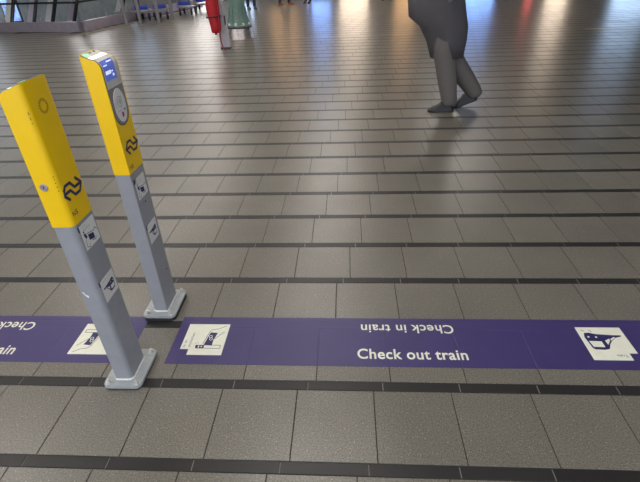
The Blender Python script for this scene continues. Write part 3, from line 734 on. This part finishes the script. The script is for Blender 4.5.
# ------------------------------------------------------------------ people
def shoe(name, ox, oy, oz, ang_, pitch, m, parent, L=0.285):
    """sole and upper; toe towards local -y"""
    outl = [(0.0,-.50),(.10,-.47),(.165,-.36),(.175,-.22),(.14,-.02),(.125,.18),(.13,.36),(.09,.47),(0,.50),(-.09,.47),(-.13,.36),(-.12,.18),(-.125,-.02),(-.15,-.22),(-.14,-.36),(-.08,-.47)]
    bm = bmesh.new(); rings = []
    for z, s, cut in ((0.0, .96, 0), (.022, 1.0, 0), (.024, .96, 0), (.05, .92, .06), (.075, .80, .26), (.105, .62, .62)):
        ring = []
        for x, y in outl:
            yy = y if y > 0 else y*(1-cut)
            ring.append(bm.verts.new((x*L*s, (yy*s+0.02*(1-s))*L, z if y > -0.2 else z*(1-0.25*(z > .03)))))
        rings.append(ring)
    for i in range(len(rings)-1):
        for k in range(16): bm.faces.new((rings[i][k], rings[i][(k+1) % 16], rings[i+1][(k+1) % 16], rings[i+1][k]))
    bm.faces.new(rings[0][::-1]); bm.faces.new(rings[-1])
    piv = Matrix.Translation((0, 0.32*L, 0))
    toe = Matrix.Translation((0, -0.36*L, 0)) @ Matrix.Rotation(pitch, 4, 'X') @ Matrix.Translation((0, 0.36*L, 0))
    bmesh.ops.transform(bm, matrix=Matrix.Translation((ox, oy, oz)) @ Matrix.Rotation(ang_, 4, 'Z') @ Matrix.Translation((0, -0.30*L, 0)) @ toe, verts=bm.verts)
    return obj(name, bm, m, parent, auto=50)
def person(loc, rz, label, J, trousers, jacket, shoes_m, hair='hair_dark', coat=None, loose=1.0, group=None):
    """J: joints of the pose; the figure looks towards its local -y"""
    root = empty('person', loc, rz); tag(root, label, 'person', group)
    V, Ed, R = [], [], []
    idx = {}
    def add(n, p, r, par=None):
        idx[n] = len(V); V.append(p); R.append(r if isinstance(r, tuple) else (r, r))
        if par: Ed.append((idx[par], idx[n]))
    px, py, pz = J['pelvis']
    add('pelvis', (px, py, pz), (.15, .11))
    add('waist', (px, py-.01, pz+.16), (.135, .10), 'pelvis'); add('chest', (px, py-.02, pz+.36), (.165, .115), 'waist')
    add('collar', (px, py-.01, pz+.50), (.10, .08), 'chest'); add('neck', (px, py-.02, pz+.58), .052, 'collar')
    add('jaw', (px, py-.045, pz+.645), (.066, .078), 'neck'); add('skull', (px, py-.03, pz+.745), (.074, .092), 'jaw'); add('crown', (px, py-.025, pz+.80), (.05, .06), 'skull')
    add('nose', (px, py-.135, pz+.685), .013, 'jaw')
    for s_, n in ((1, 'l'), (-1, 'r')):
        add('ear'+n, (px+s_*.082, py-.025, pz+.70), .012, 'skull')
        k, a = J['knee_'+n], J['ankle_'+n]
        add('hip'+n, (px+s_*.09, py, pz-.08), .092, 'pelvis'); add('thigh'+n, tuple(Vector((px+s_*.09, py, pz-.08)).lerp(Vector(k), .5)), .084*loose, 'hip'+n)
        add('knee'+n, k, .064*loose, 'thigh'+n); add('calf'+n, tuple(Vector(k).lerp(Vector(a), .4)), .066*loose, 'knee'+n); add('ank'+n, a, .052*loose, 'calf'+n); add('cuff'+n, (a[0], a[1]+.01, a[2]-.045), .050*loose, 'ank'+n)
        sh_ = (px+s_*.185, py-.01, pz+.46); el = J['elbow_'+n]; wr_ = J['wrist_'+n]
        add('sho'+n, sh_, .062, 'collar'); add('elb'+n, el, .046, 'sho'+n); add('wri'+n, wr_, .030, 'elb'+n)
        d = (Vector(wr_)-Vector(el)).normalized(); sidev = Vector((0, 1, 0)); sidev = (sidev-d*sidev.dot(d)).normalized(); inn = d.cross(sidev)*s_
        pm_ = Vector(wr_)+d*.055; add('palm'+n, tuple(pm_), (.022, .034), 'wri'+n)
        for q, (off, ln) in enumerate(((-.026, .062), (-.009, .074), (.009, .070), (.026, .054))):
            b0 = pm_+d*.03+sidev*(-off); b1 = b0+d*ln*.55+inn*.008; b2 = b1+d*ln*.45+inn*.022
            add('f%d%s' % (q, n), tuple(b0), .0095, 'palm'+n); add('g%d%s' % (q, n), tuple(b1), .0085, 'f%d%s' % (q, n)); add('h%d%s' % (q, n), tuple(b2), .0075, 'g%d%s' % (q, n))
        t0 = Vector(wr_)+d*.035-sidev*.03+inn*.006; add('t0'+n, tuple(t0), .012, 'palm'+n); add('t1'+n, tuple(t0+d*.035-sidev*.012+inn*.012), .0095, 't0'+n)
    me = bpy.data.meshes.new('body'); me.from_pydata(V, Ed, []); o = bpy.data.objects.new('body', me); C.objects.link(o)
    md = o.modifiers.new('skin', 'SKIN'); md.use_smooth_shade = True
    sv = me.skin_vertices[0].data
    for i, r_ in enumerate(R): sv[i].radius = r_; sv[i].use_root = (i == 0)
    ss = o.modifiers.new('sub', 'SUBSURF'); ss.levels = 1; ss.render_levels = 1
    dg = bpy.context.evaluated_depsgraph_get(); dg.update(); bmsh = bpy.data.meshes.new_from_object(o.evaluated_get(dg))
    bpy.data.objects.remove(o)
    for mm in ('skin', trousers, jacket): bmsh.materials.append(M[mm])
    hands = [Vector(V[idx['palm'+n]]) for n in 'lr']
    for p in bmsh.polygons:
        c = p.center; p.use_smooth = True
        if c.z > pz+.55 or min((c-h).length for h in hands) < .10: p.material_index = 0
        elif c.z < pz-.03 and min((c-Vector(V[idx[e+n]])).length for e in ('elb', 'wri') for n in 'lr') > .07: p.material_index = 1
        else: p.material_index = 2
    link('body', bmsh, None, root)
    # face and hair
    for s_ in (-1, 1):
        bm = bmesh.new(); bmesh.ops.create_icosphere(bm, subdivisions=2, radius=.012, matrix=Matrix.Translation((px+s_*.031, py-.108, pz+.715))); obj('eye', bm, 'black_hole', root, smooth=True)
    bm = bmesh.new(); add_box(bm, px-.022, px+.022, py-.126, py-.110, pz+.640, pz+.648); obj('mouth', bm, 'pink_square', root)
    bm = bmesh.new(); bmesh.ops.create_icosphere(bm, subdivisions=3, radius=1.0, matrix=Matrix.Translation((px, py-.008, pz+.755)) @ Matrix.Diagonal((.092, .112, .105, 1)))
    bmesh.ops.delete(bm, geom=[v for v in bm.verts if v.co.z < pz+.66 or (v.co.y < py-.06 and v.co.z < pz+.775)], context='VERTS'); obj('hair', bm, hair, root, smooth=True)
    for n in 'lr':
        a = Vector(J['ankle_'+n]); pt = J.get('pitch_'+n, 0.0)
        shoe('shoe', a.x, a.y, J.get('sole_'+n, 0.0), J.get('turn_'+n, 0.0), pt, shoes_m, root)
    if coat:
        bm = bmesh.new(); rings = []
        for z, cx, cy, rx, ry in coat['rings']:
            rings.append([bm.verts.new((cx+rx*math.cos(k*PI/14)*(1+coat.get('wave', 0)*math.cos(6*k*PI/14)), cy+ry*math.sin(k*PI/14), z)) for k in range(28)])
        for i in range(len(rings)-1):
            for k in range(28): bm.faces.new((rings[i][k], rings[i][(k+1) % 28], rings[i+1][(k+1) % 28], rings[i+1][k]))
        bmesh.ops.solidify(bm, geom=bm.faces[:], thickness=0.012)
        obj('coat', bm, coat['mat'], root, smooth=True)
    return root
# the walker in the hall: walks towards -x, so its local -y is turned onto -x
def Lc(x, side_, z): return (side_, x, z)                             # x along the walk (positive = behind), side, height
walk = {'pelvis': Lc(0.0, 0.0, .93), 'knee_l': Lc(.07, .07, .50), 'ankle_l': Lc(.16, .07, .105), 'knee_r': Lc(.17, -.07, .50), 'ankle_r': Lc(.45, -.07, .15),
        'elbow_l': Lc(.10, .23, 1.16), 'wrist_l': Lc(-.04, .15, 1.0), 'elbow_r': Lc(.06, -.23, 1.16), 'wrist_r': Lc(-.10, -.14, 1.0), 'pitch_r': 0.35, 'sole_r': 0.0, 'sole_l': 0.0}
coat = {'mat': 'coat_grey', 'wave': 0.03, 'rings': [(.54, 0, .09, .16, .165), (.70, 0, .07, .19, .20), (.83, 0, .03, .21, .235), (.92, 0, -.04, .225, .28), (1.08, 0, -.07, .22, .27), (1.22, 0, -.03, .23, .20), (1.40, 0, -.01, .22, .15), (1.46, 0, -.01, .10, .10)]}
person((0.93, 4.93, 0), -PI/2, 'person in a dark grey coat and trousers striding across the tiles', walk, 'trouser_grey', 'coat_grey', 'shoe_black', coat=coat, loose=1.7)
def stand(step=0.0, spread=0.10):
    return {'pelvis': (0, 0, .93), 'knee_l': (spread*.95, -.02-step*.5, .50), 'ankle_l': (spread, .02-step, .10), 'knee_r': (-spread*.95, -.02+step*.4, .50), 'ankle_r': (-spread, .02+step, .10),
            'elbow_l': (.27, .03, 1.14), 'wrist_l': (.28, -.06, .91), 'elbow_r': (-.27, .03, 1.14), 'wrist_r': (-.28, -.06, .91)}
person((-3.24, 17.1, 0), 0.5, 'distant person in jeans and grey shoes beyond the green column', stand(.05), 'jeans', 'jacket_dark', 'shoe_grey', group='people far back in the hall')
person((-2.22, 18.2, 0), 1.2, 'distant person in brown shoes, between two others', stand(.14), 'jeans', 'jacket_brown', 'shoe_brown', group='people far back in the hall')
person((-1.42, 18.75, 0), -0.3, 'distant person in black shoes, right of the brown shoes', stand(.04), 'trouser_black', 'jacket_dark', 'shoe_black', group='people far back in the hall')
person((1.45, 18.9, 0), 0.2, 'distant person in dark clothes at the top edge left of the walker', stand(.06, .13), 'trouser_black', 'jacket_dark', 'shoe_black', group='people far back in the hall')
person((5.25, 17.5, 0), -0.2, 'distant person in dark trousers at the top edge right of the walker', stand(.05, .13), 'trouser_black', 'jacket_red', 'shoe_black', group='people far back in the hall')
